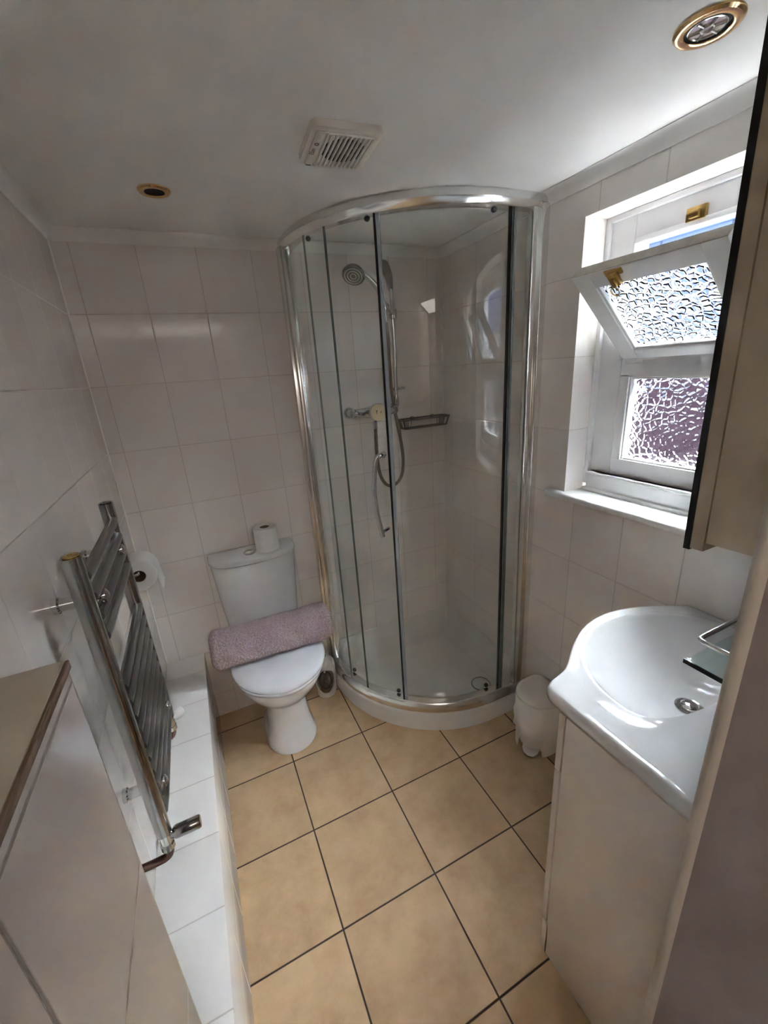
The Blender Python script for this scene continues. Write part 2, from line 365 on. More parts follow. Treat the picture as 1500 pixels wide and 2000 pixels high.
struct(B().tube([(XL + 0.002, YB - 0.002, z) for z in (0.39, 1.2, 2.112)], 0.004, 8).obj('trim_5', mat('white_corner_grout', (0.80, 0.76, 0.72), 0.6)), 'white grout line in the left corner')
struct(B().tube([(XR - 0.002, YB - 0.002, z) for z in (0.22, 1.2, 2.112)], 0.0035, 8).obj('trim_6', mat('shower_corner_grout', (0.76, 0.70, 0.64), 0.6)), 'grout line in the shower corner')

# ------------------------------------------------------------------ window
win = Thing('window_1', (1.345, 0.8, 1.14), 'white painted window with a tilted-in top sash and obscure glass', 'window', kind='structure')
FX = 1.345
def frame_rect(bd, y0, y1, z0, z1, x0, x1, wl_, wr, wb, wt, bev=0.003):
    bd.box(x0, x1, y0, y0 + wl_, z0, z1, bev); bd.box(x0, x1, y1 - wr, y1, z0, z1, bev)
    bd.box(x0, x1, y0 + wl_, y1 - wr, z0, z0 + wb, bev); bd.box(x0, x1, y0 + wl_, y1 - wr, z1 - wt, z1, bev)
fb = B(); frame_rect(fb, WY0, WY1, 1.215, WZ1, FX, FX + 0.07, 0.095, 0.095, 0.002, 0.088)
fb.box(FX, FX + 0.07, WY0 + 0.095, WY1 - 0.095, 1.55, 1.606, 0.003)                # middle rail
fb.box(FX, FX + 0.07, WY0 + 0.095, WY1 - 0.095, 1.215, 1.275, 0.003)               # bottom rail
fb.box(FX, FX + 0.06, WY0 + 0.096, WY0 + 0.130, 1.27, 1.56, 0.003).box(FX, FX + 0.06, WY1 - 0.128, WY1 - 0.095, 1.27, 1.56, 0.003)
win.part('window_frame', fb, M_FRAME)
ob = B()                                                                          # stop bead round the reveal
frame_rect(ob, WY0, WY1, 1.165, WZ1, FX - 0.016, FX, 0.016, 0.016, 0.001, 0.016)
win.part('stop_bead', ob, M_FRAME)
sb = B().box(FX - 0.022, FX + 0.02, WY0 + 0.016, WY1 - 0.016, 1.152, 1.216, 0.005).box(FX - 0.034, FX, WY0 + 0.010, WY1 - 0.010, 1.144, 1.157, 0.003)
sb.box(FX - 0.026, FX + 0.01, WY0 + 0.016, WY1 - 0.016, 1.203, 1.216, 0.004)
win.part('bottom_rail', sb, M_FRAME)
win.part('window_sill', B().box(1.207, FX + 0.02, 0.44, 1.175, 1.120, 1.145, 0.009, 3), M_FRAME)
def pane(x0, x1, y0, y1, z0, z1):
    bd = B().box(x0, x1, y0, y1, z0, z1); bd.bm.faces.ensure_lookup_table()
    min(bd.bm.faces, key=lambda f: f.calc_center_median().x).material_index = 1
    return bd
pb = B(); frame_rect(pb, WY0 + 0.128, WY1 - 0.126, 1.273, 1.552, FX + 0.006, FX + 0.03, 0.008, 0.008, 0.008, 0.008, 0.003)
win.part('glazing_bead', pb, M_FRAME)
win.part('glass_pane', pane(FX + 0.018, FX + 0.022, WY0 + 0.13, WY1 - 0.13, 1.276, 1.55), (M_PANECLEAR, M_PEBBLE), smooth=False)
win.part('catch_keep', B().box(FX - 0.012, FX + 0.006, 0.800, 0.850, 1.952, 1.985, 0.002).box(FX - 0.022, FX - 0.010, 0.812, 0.838, 1.957, 1.976, 0.003), M_OLDBRASS, label='brass keep for the catch')
# raised lip round the opening
lb = B(); frame_rect(lb, WY0 + 0.088, WY1 - 0.088, 1.606, 1.956, FX - 0.008, FX + 0.02, 0.014, 0.014, 0.0005, 0.016, 0.003)
win.part('opening_lip', lb, M_FRAME)
# top sash, hinged along its foot and leaning into the room: local y' along the sash height
SY0, SY1, SH = 0.598, 1.0, 0.35
ang = math.atan2(1.345 - 1.085, 1.841 - 1.606)
MT = Matrix.Translation((FX, 0, 1.606)) @ Matrix.Rotation(-ang, 4, 'Y')
sf = B(); frame_rect(sf, SY0, SY1, 0.0, SH, 0.0, 0.036, 0.055, 0.055, 0.040, 0.052, 0.003); sf.xf(MT)
sash = win.part('top_sash', sf, M_FRAME)
worn = B().box(0.002, 0.034, SY0 + 0.001, SY1 - 0.001, SH - 0.003, SH + 0.0015, 0.001).xf(MT)
win.part('sash_edge', worn, M_WORN, parent=sash, label='worn bare top edge')
gb = B(); frame_rect(gb, SY0 + 0.053, SY1 - 0.053, 0.038, SH - 0.050, 0.006, 0.024, 0.009, 0.009, 0.009, 0.005, 0.003); gb.xf(MT)
win.part('glazing_bead', gb, M_FRAME, parent=sash)
win.part('glass_pane', pane(0.014, 0.018, SY0 + 0.054, SY1 - 0.054, 0.039, SH - 0.051).xf(MT), (M_PANECLEAR, M_PEBBLE), parent=sash, smooth=False)
cb = B().box(-0.006, 0.0, 0.842, 0.892, SH - 0.020, SH - 0.002, 0.002).box(-0.016, -0.004, 0.853, 0.881, SH - 0.048, SH - 0.008, 0.003).box(-0.022, -0.012, 0.860, 0.874, SH - 0.046, SH - 0.02, 0.003).xf(MT)
win.part('sash_catch', cb, M_OLDBRASS, parent=sash, label='brass spring catch')
rg = [(MT @ Vector((-0.020, 0.874 + 0.011 * math.cos(t), SH - 0.060 + 0.014 * math.sin(t)))) for t in [2 * PI * k / 20 for k in range(21)]]
win.part('catch_ring', B().tube(rg, 0.0017, 8, cap=False), M_OLDBRASS, parent=sash, label='brass pull ring')
win.part('hinge', B().tube([MT @ Vector((-0.004, y, 0.0)) for y in (0.925, 0.945, 0.965, 0.985)], 0.0045, 10).box(FX - 0.003, FX, 0.925, 0.985, 1.59, 1.604), M_FRAME)
win.part('sash_stay', B().lathe([(0.0, 0), (0.007, 0.001), (0.007, 0.010), (0.0, 0.012)], tuple(MT @ Vector((0.018, 1.0, 0.165))), (0, 1, 0), 14), M_FRAME)

# ------------------------------------------------------------------ outside
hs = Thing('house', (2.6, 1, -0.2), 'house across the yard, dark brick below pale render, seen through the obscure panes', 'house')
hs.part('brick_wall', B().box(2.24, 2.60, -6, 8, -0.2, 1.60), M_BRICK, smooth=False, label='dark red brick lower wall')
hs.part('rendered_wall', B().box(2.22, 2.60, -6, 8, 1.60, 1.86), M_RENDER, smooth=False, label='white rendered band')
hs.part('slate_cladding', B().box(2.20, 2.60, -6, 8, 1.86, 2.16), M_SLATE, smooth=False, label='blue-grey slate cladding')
hs.part('gutter', B().tube([(2.22, y, 2.16) for y in (-6, 8)], 0.045, 10), M_BLUE, label='dark blue gutter')
struct(B().box(1.47, 1.62, -1.6, 3.0, 2.17, 2.27).obj('added_eaves', M_FRAME, smooth=False), 'unseen overhanging eaves added above the window to cut the high sky')  # out of view, added to hold high sky light off the basin
struct(B().box(1.47, 14, -8, 10, -0.3, -0.2).obj('ground', M_GROUND, smooth=False), 'paved yard outside the window')

# ------------------------------------------------------------------ shower: tray and enclosure
CX, CY = 1.065, 1.86
def path(R, n=36, xin=0.0):
    """frames (origin at radius 0 line, normal) from the back wall round to the right wall"""
    fr = [((CX, YB), (-1, 0)), ((CX, CY + 0.02), (-1, 0))]
    for k in range(n + 1):
        a = k / n * PI / 2
        fr.append(((CX, CY), (-math.cos(a), -math.sin(a))))
    fr += [((CX + 0.05, CY), (0, -1)), ((XR, CY), (0, -1))]
    return fr
def outline(R, x1=XR, y1=YB):
    return [(o[0] + d[0] * R, min(o[1] + d[1] * R, y1)) for o, d in path(R)]
RO = 0.610
tray = Thing('shower_tray', (0.9, 1.6, 0), 'white quadrant shower tray standing on the tiled floor in the corner', 'shower tray')
tb = B(); prof = [(RO, 0.0), (RO, 0.082), (RO - 0.004, 0.092), (RO - 0.012, 0.097), (RO - 0.05, 0.099), (RO - 0.062, 0.092), (RO - 0.085, 0.062), (RO - 0.11, 0.055), (0.30, 0.050), (0.30, 0.0)]
tb.sweep(prof, path(RO))
poly = outline(0.31) + [(XR, YB)]
tb.prism(poly, 0.0, 0.050)
tray.part('tray_body', tb, M_TRAY, angle=50)
ub = B()                                                                            # upstand coved up the two walls
pf = [(0.0, 0.222), (0.006, 0.220), (0.014, 0.12), (0.03, 0.075), (0.06, 0.051), (0.0, 0.051)]
ub.rings([[(x, YB - r, z) for r, z in pf] for x in (0.485, XR)]).rings([[(XR - r, y, z) for r, z in pf] for y in (YB, 1.285)])
tray.part('tray_upstand', ub, M_TRAYIN, angle=50)
tray.part('drain', B().lathe([(0.047, 0.0), (0.047, 0.004), (0.043, 0.006), (0.0, 0.0065)], (1.105, 1.42, 0.050), (0, 0, 1), 32), M_TRAYIN)
tray.part('drain_ring', B().tube([(1.105 + 0.047 * math.cos(t), 1.42 + 0.047 * math.sin(t), 0.0545) for t in [2 * PI * k / 40 for k in range(41)]], 0.0028, 8, cap=False), M_CHROME_D, label='chrome ring round the drain')

enc = Thing('shower_enclosure', (0.9, 1.6, 0.098), 'curved glass shower enclosure with chrome rails and sliding doors', 'shower enclosure')
zb0, zb1, zt0, zt1 = 0.099, 0.150, 2.105, 2.148
def rail(z0, z1, flip):
    r = [(RO - 0.05, z0), (RO - 0.004, z0), (RO, z0 + 0.006), (RO, z0 + 0.55 * (z1 - z0)), (RO - 0.010, z1 - 0.004), (RO - 0.016, z1), (RO - 0.05, z1)]
    if flip: r = [(q, z0 + z1 - z) for q, z in r]
    return B().sweep(r, path(RO))
enc.part('bottom_rail', rail(zb0, zb1, False), M_ALU, angle=30)
enc.part('top_rail', rail(zt0, zt1, True), M_ALU, angle=30)
# wall profiles
enc.part('wall_profile', B().box(RO and CX - RO - 0.006, CX - RO + 0.040, YB - 0.030, YB, 0.099, 2.12, 0.004).box(CX - RO + 0.006, CX - RO + 0.036, YB - 0.062, YB - 0.028, 0.15, 2.11, 0.005), M_ALU)
enc.part('wall_profile', B().box(XR - 0.030, XR, CY - RO - 0.006, CY - RO + 0.040, 0.099, 2.12, 0.004).box(XR - 0.062, XR - 0.028, CY - RO + 0.006, CY - RO + 0.036, 0.15, 2.11, 0.005), M_ALU)
def glass_strip(fr, R, th, z0, z1):
    return B().sweep([(R, z0), (R + th, z0), (R + th, z1), (R, z1)], fr)
def arc(a0, a1, n=18): return [((CX, CY), (-math.cos(math.radians(a0 + (a1 - a0) * k / n)), -math.sin(math.radians(a0 + (a1 - a0) * k / n)))) for k in range(n + 1)]
RG = 0.562
gz0, gz1 = 0.148, 2.108
fl = [((CX, YB - 0.05), (-1, 0)), ((CX, CY), (-1, 0))] + arc(1, 26.7)
enc.part('fixed_panel', glass_strip(fl, RG + 0.012, 0.005, gz0, gz1), M_GLASS)
fr_ = [((1.117, CY), (0, -1)), ((XR - 0.05, CY), (0, -1))]
enc.part('fixed_panel', glass_strip(fr_, RG + 0.012, 0.005, gz0, gz1), M_GLASS)
def edge_bar(a, R, w, th, z0, z1):
    """thin vertical strip at angle a on the arc"""
    return B().sweep([(R - th / 2, z0), (R + th / 2, z0), (R + th / 2, z1), (R - th / 2, z1)], arc(a - w / 2, a + w / 2, 2))
enc.part('panel_edge', edge_bar(26.7, RG + 0.0145, 0.5, 0.007, gz0, gz1), M_GEDGE)
enc.part('panel_edge', B().box(1.112, 1.120, CY - RG - 0.020, CY - RG - 0.008, gz0, gz1, 0.001), M_GEDGE)
dl = enc.part('sliding_door', glass_strip(arc(12.5, 46.4), RG, 0.005, gz0 + 0.008, gz1 - 0.006), M_GLASS)
enc.part('door_seal', edge_bar(46.6, RG + 0.004, 0.75, 0.014, gz0 + 0.002, gz1), M_BLACK, parent=dl, label='black door seal')
enc.part('door_edge', edge_bar(12.3, RG + 0.002, 0.4, 0.006, gz0, gz1), M_GEDGE, parent=dl)
fr2 = arc(47.6, 90) + [((CX + 0.045, CY), (0, -1))]
dr = enc.part('sliding_door', glass_strip(fr2, RG, 0.005, gz0 + 0.008, gz1 - 0.006), M_GLASS)
enc.part('door_seal', edge_bar(47.65, RG + 0.004, 1.1, 0.012, gz0 + 0.002, gz1), M_CLIP, parent=dr, label='clear magnetic strip')
enc.part('door_edge', B().box(1.106, 1.112, CY - RG - 0.008, CY - RG + 0.006, gz0, gz1, 0.001), M_BLACK, parent=dr)
for dd, aa in ((dl, (14.5, 43.5)), (dr, (88,))):
    for a in aa:
        for z, s_ in ((gz0 + 0.014, 1), (gz1 - 0.002, -1)):
            t = math.radians(a); c = (CX - math.cos(t) * (RG - 0.012), CY - math.sin(t) * (RG - 0.012), z)
            enc.part('roller', B().lathe([(0.0, 0), (0.008, 0.0), (0.010, 0.003), (0.010, 0.010), (0.007, 0.013), (0, 0.013)], c, (-math.cos(t), -math.sin(t), 0), 16), M_DARK, parent=dd, label='dark door roller')
# bow handle on the left door
def onarc(a, R, z): t = math.radians(a); return Vector((CX - math.cos(t) * R, CY - math.sin(t) * R, z))
hp = [onarc(43.8, RG + 0.004, 1.315), onarc(43.6, RG + 0.030, 1.315), onarc(42.6, RG + 0.042, 1.306), onarc(42.0, RG + 0.050, 1.26), onarc(41.5, RG + 0.058, 1.17), onarc(42.0, RG + 0.054, 1.08), onarc(43.2, RG + 0.046, 0.985)]
hb = B().tube(smooth_path(hp, 6), 0.0095, 12).tube([onarc(44.2, RG + 0.002, 1.005), onarc(43.3, RG + 0.044, 1.005)], 0.007, 12)
hb.lathe([(0.0, 0), (0.012, 0), (0.012, 0.010), (0.008, 0.014), (0, 0.014)], tuple(onarc(44.2, RG + 0.003, 1.315)), tuple(onarc(44.2, 1, 0) - onarc(44.2, 0, 0)), 16)
enc.part('door_handle', hb, M_CHROME, parent=dl, label='chrome bow handle')

# ------------------------------------------------------------------ shower fittings
rs = Thing('shower_riser_rail', (0.922, YB, 1.46), 'chrome riser rail fixed to the shower back wall', 'shower rail')
yb = 1.878
rs.part('rail_bar', B().tube([(0.932, yb, 1.50), (0.936, yb, 1.70), (0.936, yb, 1.90), (0.934, yb, 1.97)], 0.0095, 14), M_CHROME)
pt = [(0.934, yb, 1.965), (0.932, yb + 0.002, 1.99), (0.930, yb + 0.008, 2.02), (0.927, yb + 0.018, 2.05), (0.925, yb + 0.034, 2.080), (0.925, yb + 0.050, 2.090)]
rs.part('wall_mount', B().tube(smooth_path(pt, 5), [0.0095 + 0.0085 * min(1, k / 12) for k in range(26)], 14, flat=(0.5, 1.15), up=(0, 1, 0)), M_RUNG, label='flattened dark top wall mount')
pt = [(0.932, yb, 1.51), (0.932, yb + 0.002, 1.49), (0.931, yb + 0.012, 1.465), (0.930, yb + 0.030, 1.45), (0.930, yb + 0.051, 1.445)]
rs.part('wall_mount', B().tube(smooth_path(pt, 5), [0.0095 + 0.010 * min(1, k / 10) for k in range(21)], 14), M_CHROME)
rs.part('soap_hook', B().lathe([(0.012, 0), (0.017, 0.002), (0.017, 0.012), (0.012, 0.014)], (0.932, yb, 1.531), (0, 0, 1), 18)  .box(0.943, 0.980, yb - 0.010, yb + 0.006, 1.534, 1.545, 0.003), M_CHROME)
sl = [(0.942, yb, 1.865), (0.926, yb - 0.012, 1.872), (0.90, yb - 0.035, 1.886), (0.878, yb - 0.06, 1.893), (0.862, yb - 0.072, 1.892)]
rs.part('slider', B().tube(smooth_path(sl, 5), 0.013, 14).lathe([(0.012, -0.022), (0.020, -0.020), (0.021, 0.0), (0.020, 0.020), (0.012, 0.022)], (0.936, yb, 1.868), (0, 0, 1), 20)
        .lathe([(0.010, -0.016), (0.016, -0.015), (0.016, 0.015), (0.010, 0.016)], (0.858, yb - 0.074, 1.89), (-0.35, -0.1, 1), 18), M_CHROME)

hh = Thing('hand_shower', (0.858, 1.80, 1.86), 'chrome hand shower with a round spray head held on the slider', 'hand shower')
hx = [(0.866, 1.806, 1.825), (0.861, 1.805, 1.87), (0.853, 1.804, 1.915), (0.834, 1.800, 1.955), (0.800, 1.797, 1.990), (0.752, 1.797, 2.020)]
hh.part('handle', B().tube(smooth_path(hx, 6), [0.010 + 0.004 * k / 30 for k in range(31)], 14), M_CHROME)
hd = Vector((-0.38, -0.50, -0.78)).normalized()
hc = Vector((0.728, 1.800, 2.008))
hh.part('spray_head', B().lathe([(0.0, -0.026), (0.022, -0.024), (0.040, -0.014), (0.048, 0.0), (0.048, 0.007), (0.044, 0.010), (0.0, 0.0105)], tuple(hc), tuple(hd), 32), M_CHROME_D, label='dull chrome round head')
fb_ = B()
for r_ in (0.012, 0.024, 0.036):
    q = Vector((0, 0, 1)).rotation_difference(hd)
    fb_.tube([hc + q @ Vector((r_ * math.cos(t), r_ * math.sin(t), 0.0115)) for t in [2 * PI * k / 28 for k in range(29)]], 0.0016, 6, cap=False)
hh.part('spray_face', fb_, M_PLAST, label='rings of spray nozzles')
hz = [(0.866, 1.806, 1.83), (0.876, 1.815, 1.75), (0.893, 1.85, 1.62), (0.912, 1.872, 1.48), (0.936, 1.872, 1.33), (0.950, 1.872, 1.20), (0.938, 1.872, 1.11), (0.895, 1.870, 1.066),
      (0.850, 1.868, 1.072), (0.818, 1.868, 1.12), (0.806, 1.868, 1.20), (0.806, 1.868, 1.30), (0.807, 1.868, 1.375)]
hh.part('hose', B().tube(smooth_path(hz, 8), 0.0082, 10), M_HOSE, label='bronze flexible hose')
hh.part('hose_nut', B().lathe([(0.007, 0), (0.010, 0.002), (0.011, 0.036), (0.008, 0.040)], (0.807, 1.868, 1.358), (0, 0, 1), 12), M_CHROME)

vv = Thing('shower_valve', (0.81, YB, 1.44), 'chrome bar shower valve with a round cream dial on the back wall', 'shower valve')
vy = 1.872
vb = B().tube([(0.705, vy + 0.005, 1.444), (0.73, vy, 1.443), (0.76, vy - 0.002, 1.442), (0.785, vy - 0.006, 1.441), (0.81, vy - 0.008, 1.440), (0.835, vy - 0.006, 1.440), (0.86, vy - 0.002, 1.440), (0.89, vy, 1.440), (0.912, vy + 0.005, 1.440)],
              [0.018, 0.020, 0.024, 0.030, 0.036, 0.030, 0.024, 0.020, 0.018], 18)
vv.part('valve_body', vb, M_CHROME)
for x in (0.700, 0.916):
    vv.part('wall_union', B().lathe([(0.028, 0), (0.027, 0.008), (0.020, 0.016), (0.017, 0.05), (0.019, 0.066), (0.012, 0.072)], (x, YB, 1.443), (0, -1, 0), 22), M_CHROME)
dlb = vv.part('dial', B().lathe([(0.030, 0), (0.040, 0.004), (0.042, 0.03), (0.040, 0.038), (0.035, 0.041), (0, 0.042)], (0.808, vy - 0.012, 1.440), (-0.05, -1, 0.04), 30), M_CHROME)
vv.part('dial_face', B().lathe([(0.039, 0), (0.039, 0.003), (0.0, 0.004)], (0.806, vy - 0.0520, 1.4416), (-0.05, -1, 0.04), 30), M_DIAL, parent=dlb, label='cream dial face')
vv.part('dial_mark', B().tube([(0.799, vy - 0.057, 1.452), (0.796, vy - 0.057, 1.444), (0.796, vy - 0.057, 1.436)], 0.0014, 6).tube([(0.818, vy - 0.057, 1.446), (0.818, vy - 0.057, 1.438)], 0.0014, 6).tube([(0.793, vy - 0.057, 1.449), (0.799, vy - 0.057, 1.452)], 0.0012, 6), M_DARK, parent=dlb, label='dark marks on the dial')

sk = Thing('soap_basket', (1.08, YB, 1.335), 'shallow dark wire soap basket on the tiles right of the riser rail', 'soap basket')
bx0, bx1, by0, by1, bz0, bz1 = 0.955, 1.225, 1.845, 1.924, 1.340, 1.384
def rrect(x0, x1, y0, y1, r, z, n=5):
    pts = []
    for cx_, cy_, a0 in ((x1 - r, y1 - r, 0), (x0 + r, y1 - r, 90), (x0 + r, y0 + r, 180), (x1 - r, y0 + r, 270)):
        for k in range(n + 1):
            a = math.radians(a0 + 90 * k / n); pts.append((cx_ + r * math.cos(a), cy_ + r * math.sin(a), z))
    return pts
rim = rrect(bx0, bx1, by0, by1, 0.02, bz1); rimb = rrect(bx0 + 0.012, bx1 - 0.012, by0 + 0.012, by1 - 0.004, 0.014, bz0)
sk.part('rim', B().tube(rim + [rim[0]], 0.0042, 8), M_STEEL)
wb = B().tube(rimb + [rimb[0]], 0.0024, 8)
for i in range(0, len(rim), 1): wb.tube([rim[i], rimb[i]], 0.0016, 6)
for k in range(1, 9):
    y = by0 + 0.012 + (by1 - by0 - 0.016) * k / 9
    wb.tube([(bx0 + 0.012, y, bz0), (bx1 - 0.012, y, bz0)], 0.0022, 6)
for k in (1, 6):
    x = bx0 + (bx1 - bx0) * k / 7
    wb.tube([(x, by0, bz1), (x, by0 + 0.012, bz0), (x, by1 - 0.004, bz0), (x, by1, bz1)], 0.0018, 6)
sk.part('wires', wb, M_STEEL)
for x in (1.03, 1.15): sk.part('fixing', B().box(x, x + 0.02, by1 - 0.002, YB, 1.374, 1.392, 0.002), M_STEEL)

# ------------------------------------------------------------------ toilet
TX = 0.158
to = Thing('toilet', (TX, 1.7, 0), 'white close-coupled toilet with a closed lid between ledge and shower', 'toilet')
def egg(hw, yf, yc, yb_, z, n=40, p=2.0, pb=3.2):
    pts = []
    for k in range(n):
        a = 2 * PI * k / n; c, s_ = math.cos(a), math.sin(a)
        if s_ < 0: x = hw * math.copysign(abs(c) ** (2 / p), c); y = yc + (yc - yf) * -abs(s_) ** (2 / p)
        else: x = hw * math.copysign(abs(c) ** (2 / pb), c); y = yc + (yb_ - yc) * abs(s_) ** (2 / pb)
        pts.append((TX + x, y, z))
    return pts
pan = [egg(0.116, 1.520, 1.64, 1.90, 0.0), egg(0.116, 1.522, 1.64, 1.90, 0.012), egg(0.108, 1.535, 1.65, 1.90, 0.03), egg(0.098, 1.560, 1.66, 1.90, 0.09), egg(0.092, 1.580, 1.67, 1.90, 0.16),
       egg(0.094, 1.580, 1.67, 1.90, 0.20), egg(0.110, 1.555, 1.67, 1.90, 0.235), egg(0.140, 1.515, 1.66, 1.90, 0.275), egg(0.165, 1.480, 1.66, 1.90, 0.315), egg(0.182, 1.455, 1.66, 1.90, 0.355), egg(0.188, 1.448, 1.66, 1.90, 0.385), egg(0.186, 1.450, 1.66, 1.90, 0.394), egg(0.176, 1.462, 1.66, 1.89, 0.398)]
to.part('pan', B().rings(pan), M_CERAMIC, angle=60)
to.part('bolt_cap', B().lathe([(0.010, 0), (0.010, 0.006), (0.006, 0.010), (0, 0.011)], (TX - 0.093, 1.68, 0.10), (-1, -0.2, 0.1), 14), M_CHROME)
seat = [egg(0.190, 1.436, 1.655, 1.83, 0.399), egg(0.198, 1.428, 1.655, 1.83, 0.403), egg(0.200, 1.425, 1.655, 1.83, 0.412), egg(0.196, 1.430, 1.655, 1.83, 0.419)]
to.part('seat', B().rings(seat), M_SEAT, angle=60)
lid = [egg(0.198, 1.428, 1.655, 1.83, 0.421), egg(0.205, 1.420, 1.655, 1.832, 0.426), egg(0.206, 1.418, 1.655, 1.833, 0.436), egg(0.202, 1.424, 1.655, 1.832, 0.443), egg(0.190, 1.440, 1.655, 1.826, 0.448), egg(0.15, 1.49, 1.655, 1.80, 0.452), egg(0.08, 1.57, 1.655, 1.74, 0.454)]
to.part('seat_lid', B().rings(lid), M_SEAT, angle=60)
def dshape(hw, yf, z, n=24, p=2.5, cx_=0.145):
    pts = [(cx_ + hw, YB - 0.002, z)]
    for k in range(n + 1):
        a = PI * k / n; c, s_ = math.cos(a), math.sin(a)
        pts.append((cx_ + hw * math.copysign(abs(c) ** (2 / p), c), (YB - 0.045) - (YB - 0.045 - yf) * abs(s_) ** (2 / p), z))
    pts.append((cx_ - hw, YB - 0.002, z)); return pts
cis = [dshape(0.150, 1.80, 0.40), dshape(0.155, 1.79, 0.41), dshape(0.163, 1.785, 0.50), dshape(0.176, 1.782, 0.65), dshape(0.186, 1.780, 0.80), dshape(0.189, 1.779, 0.851), dshape(0.186, 1.783, 0.8535)]
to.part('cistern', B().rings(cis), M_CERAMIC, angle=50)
cl = [dshape(0.182, 1.788, 0.8535), dshape(0.182, 1.788, 0.8575), dshape(0.193, 1.772, 0.8585), dshape(0.1945, 1.771, 0.862), dshape(0.195, 1.770, 0.874), dshape(0.192, 1.773, 0.880), dshape(0.184, 1.780, 0.884)]
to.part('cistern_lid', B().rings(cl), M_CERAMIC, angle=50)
to.part('flush_button', B().lathe([(0.025, 0), (0.025, 0.005), (0.021, 0.007), (0.018, 0.005), (0, 0.0055)], (0.130, 1.838, 0.884), (0, 0, 1), 26), M_CHROME, label='round chrome flush button')

def roll(name, c, axis, r, h, label, group=None):
    t = Thing(name, c, label, 'toilet roll', group)
    t.part('paper', B().lathe([(0.021, 0), (r - 0.003, 0), (r, 0.003), (r, h - 0.003), (r - 0.003, h), (0.021, h), (0.021, 0)], c, axis, 36, cap=False), M_PAPER)
    t.part('core', B().lathe([(0.0205, 0.001), (0.0205, h - 0.001), (0.0190, h - 0.001), (0.0190, 0.001), (0.0205, 0.001)], c, axis, 24, cap=False), M_CARD, label='brown cardboard core')
    return t
roll('toilet_roll', (0.213, 1.842, 0.8842), (0, 0, 1), 0.053, 0.108, 'white toilet roll standing upright on the cistern lid')
r2_ = roll('toilet_roll', (-0.256, 1.505, 1.022), (0, 1, 0), 0.056, 0.10, 'white toilet roll hanging sideways on the left wall behind the radiator')
r2_.part('loose_end', B().rings([[(-0.200 + dx, y, z) for y in (1.507, 1.603)] for dx, z in ((0.0, 1.022), (0.0008, 1.0), (0.003, 0.975), (0.006, 0.955))] , close=False, cap0=False, cap1=False), M_PAPER)
rh = Thing('toilet_roll_holder', (XL, 1.55, 1.03), 'chrome roll holder on the left wall, carrying the sideways roll', 'toilet roll holder')
rh.part('arm', B().tube(smooth_path([(XL, 1.485, 1.037), (-0.29, 1.485, 1.037), (-0.258, 1.487, 1.036), (-0.254, 1.51, 1.036), (-0.254, 1.60, 1.036)], 5), 0.0045, 10), M_CHROME)
rh.part('wall_plate', B().lathe([(0.02, 0), (0.02, 0.006), (0.012, 0.010), (0, 0.010)], (XL, 1.485, 1.037), (1, 0, 0), 20), M_CHROME)

# rolled bath mat lying on the lid
def rug():
    ctr = Vector((0.153, 1.676, 0.539)); ax = Vector((1.0, -0.03, 0.0)).normalized(); L, R = 0.51, 0.083
    u = Vector((0, 0, 1)); v = ax.cross(u)
    bm = B(); rings = []
    nl, na = 260, 240
    prof = [(-L / 2 - 0.006, 0.0), (-L / 2 - 0.006, 0.02), (-L / 2 - 0.006, 0.04), (-L / 2 - 0.005, 0.055), (-L / 2 - 0.002, 0.068), (-L / 2 + 0.008, 0.078)]
    prof += [(-L / 2 + 0.016 + (L - 0.032) * k / nl, R) for k in range(nl + 1)]
    prof += [(-q, r) for q, r in prof[5::-1]]
    for q, r in prof:
        rg_ = []
        for k in range(na):
            a = 2 * PI * k / na
            d = math.cos(a) * u + math.sin(a) * v
            p_ = ctr + ax * q + d * r
            n1 = noise.noise(p_ * 260) * 0.0042 + noise.noise(p_ * 110) * 0.0035 + noise.noise(p_ * 12) * 0.003 + random.uniform(-1, 1) * 0.0012
            sag = 1.0
            if d.z < -0.85: sag = 0.995
            rg_.append(ctr + ax * (q + (n1 if r < 0.07 else 0)) + d * max(0.0005, r * sag + (n1 if r > 0.05 else 0)))
        rings.append(rg_)
    bm.rings(rings)
    o = bm.obj('bath_mat', M_RUG, org=(0.153, 1.676, 0.455), angle=180)
    tag(o, 'mauve tufted bath mat rolled up on the toilet lid', 'bath mat')
rug()

# ------------------------------------------------------------------ toilet brush
tbh = Thing('toilet_brush', (0.391, 1.825, 0), 'white toilet brush holder with an oval opening between toilet and shower', 'toilet brush')
def shell(c, prof, n, cut, thick):
    """lathe shell with the faces where cut(angle, z) is true removed"""
    bm = B().bm; R = []
    for r, z in prof: R.append([bm.verts.new((c[0] + r * math.cos(2 * PI * k / n), c[1] + r * math.sin(2 * PI * k / n), c[2] + z)) for k in range(n)])
    for i in range(len(R) - 1):
        for k in range(n):
            z = (prof[i][1] + prof[i + 1][1]) / 2; a = 2 * PI * (k + 0.5) / n
            if not cut(a, z): bm.faces.new((R[i][k], R[i][(k + 1) % n], R[i + 1][(k + 1) % n], R[i + 1][k]))
    s_ = B(); s_.bm.free(); s_.bm = bm
    bmesh.ops.recalc_face_normals(bm, faces=bm.faces)
    bmesh.ops.solidify(bm, geom=list(bm.faces), thickness=thick)
    return s_
def brp(t): return 0.030 + 0.027 * math.sin(PI * min(1, (t + 0.25) / 1.05)) if t < 0.95 else 0.024
bp = [(0.044 + 0.011 * math.sin(PI * k / 72 * 0.9) - (0.030 * max(0, (k - 57) / 15) ** 2), 0.225 * k / 72) for k in range(73)]
fa = math.atan2(-1.0, -0.25)
def dang(a, b_): return (a - b_ + PI) % (2 * PI) - PI
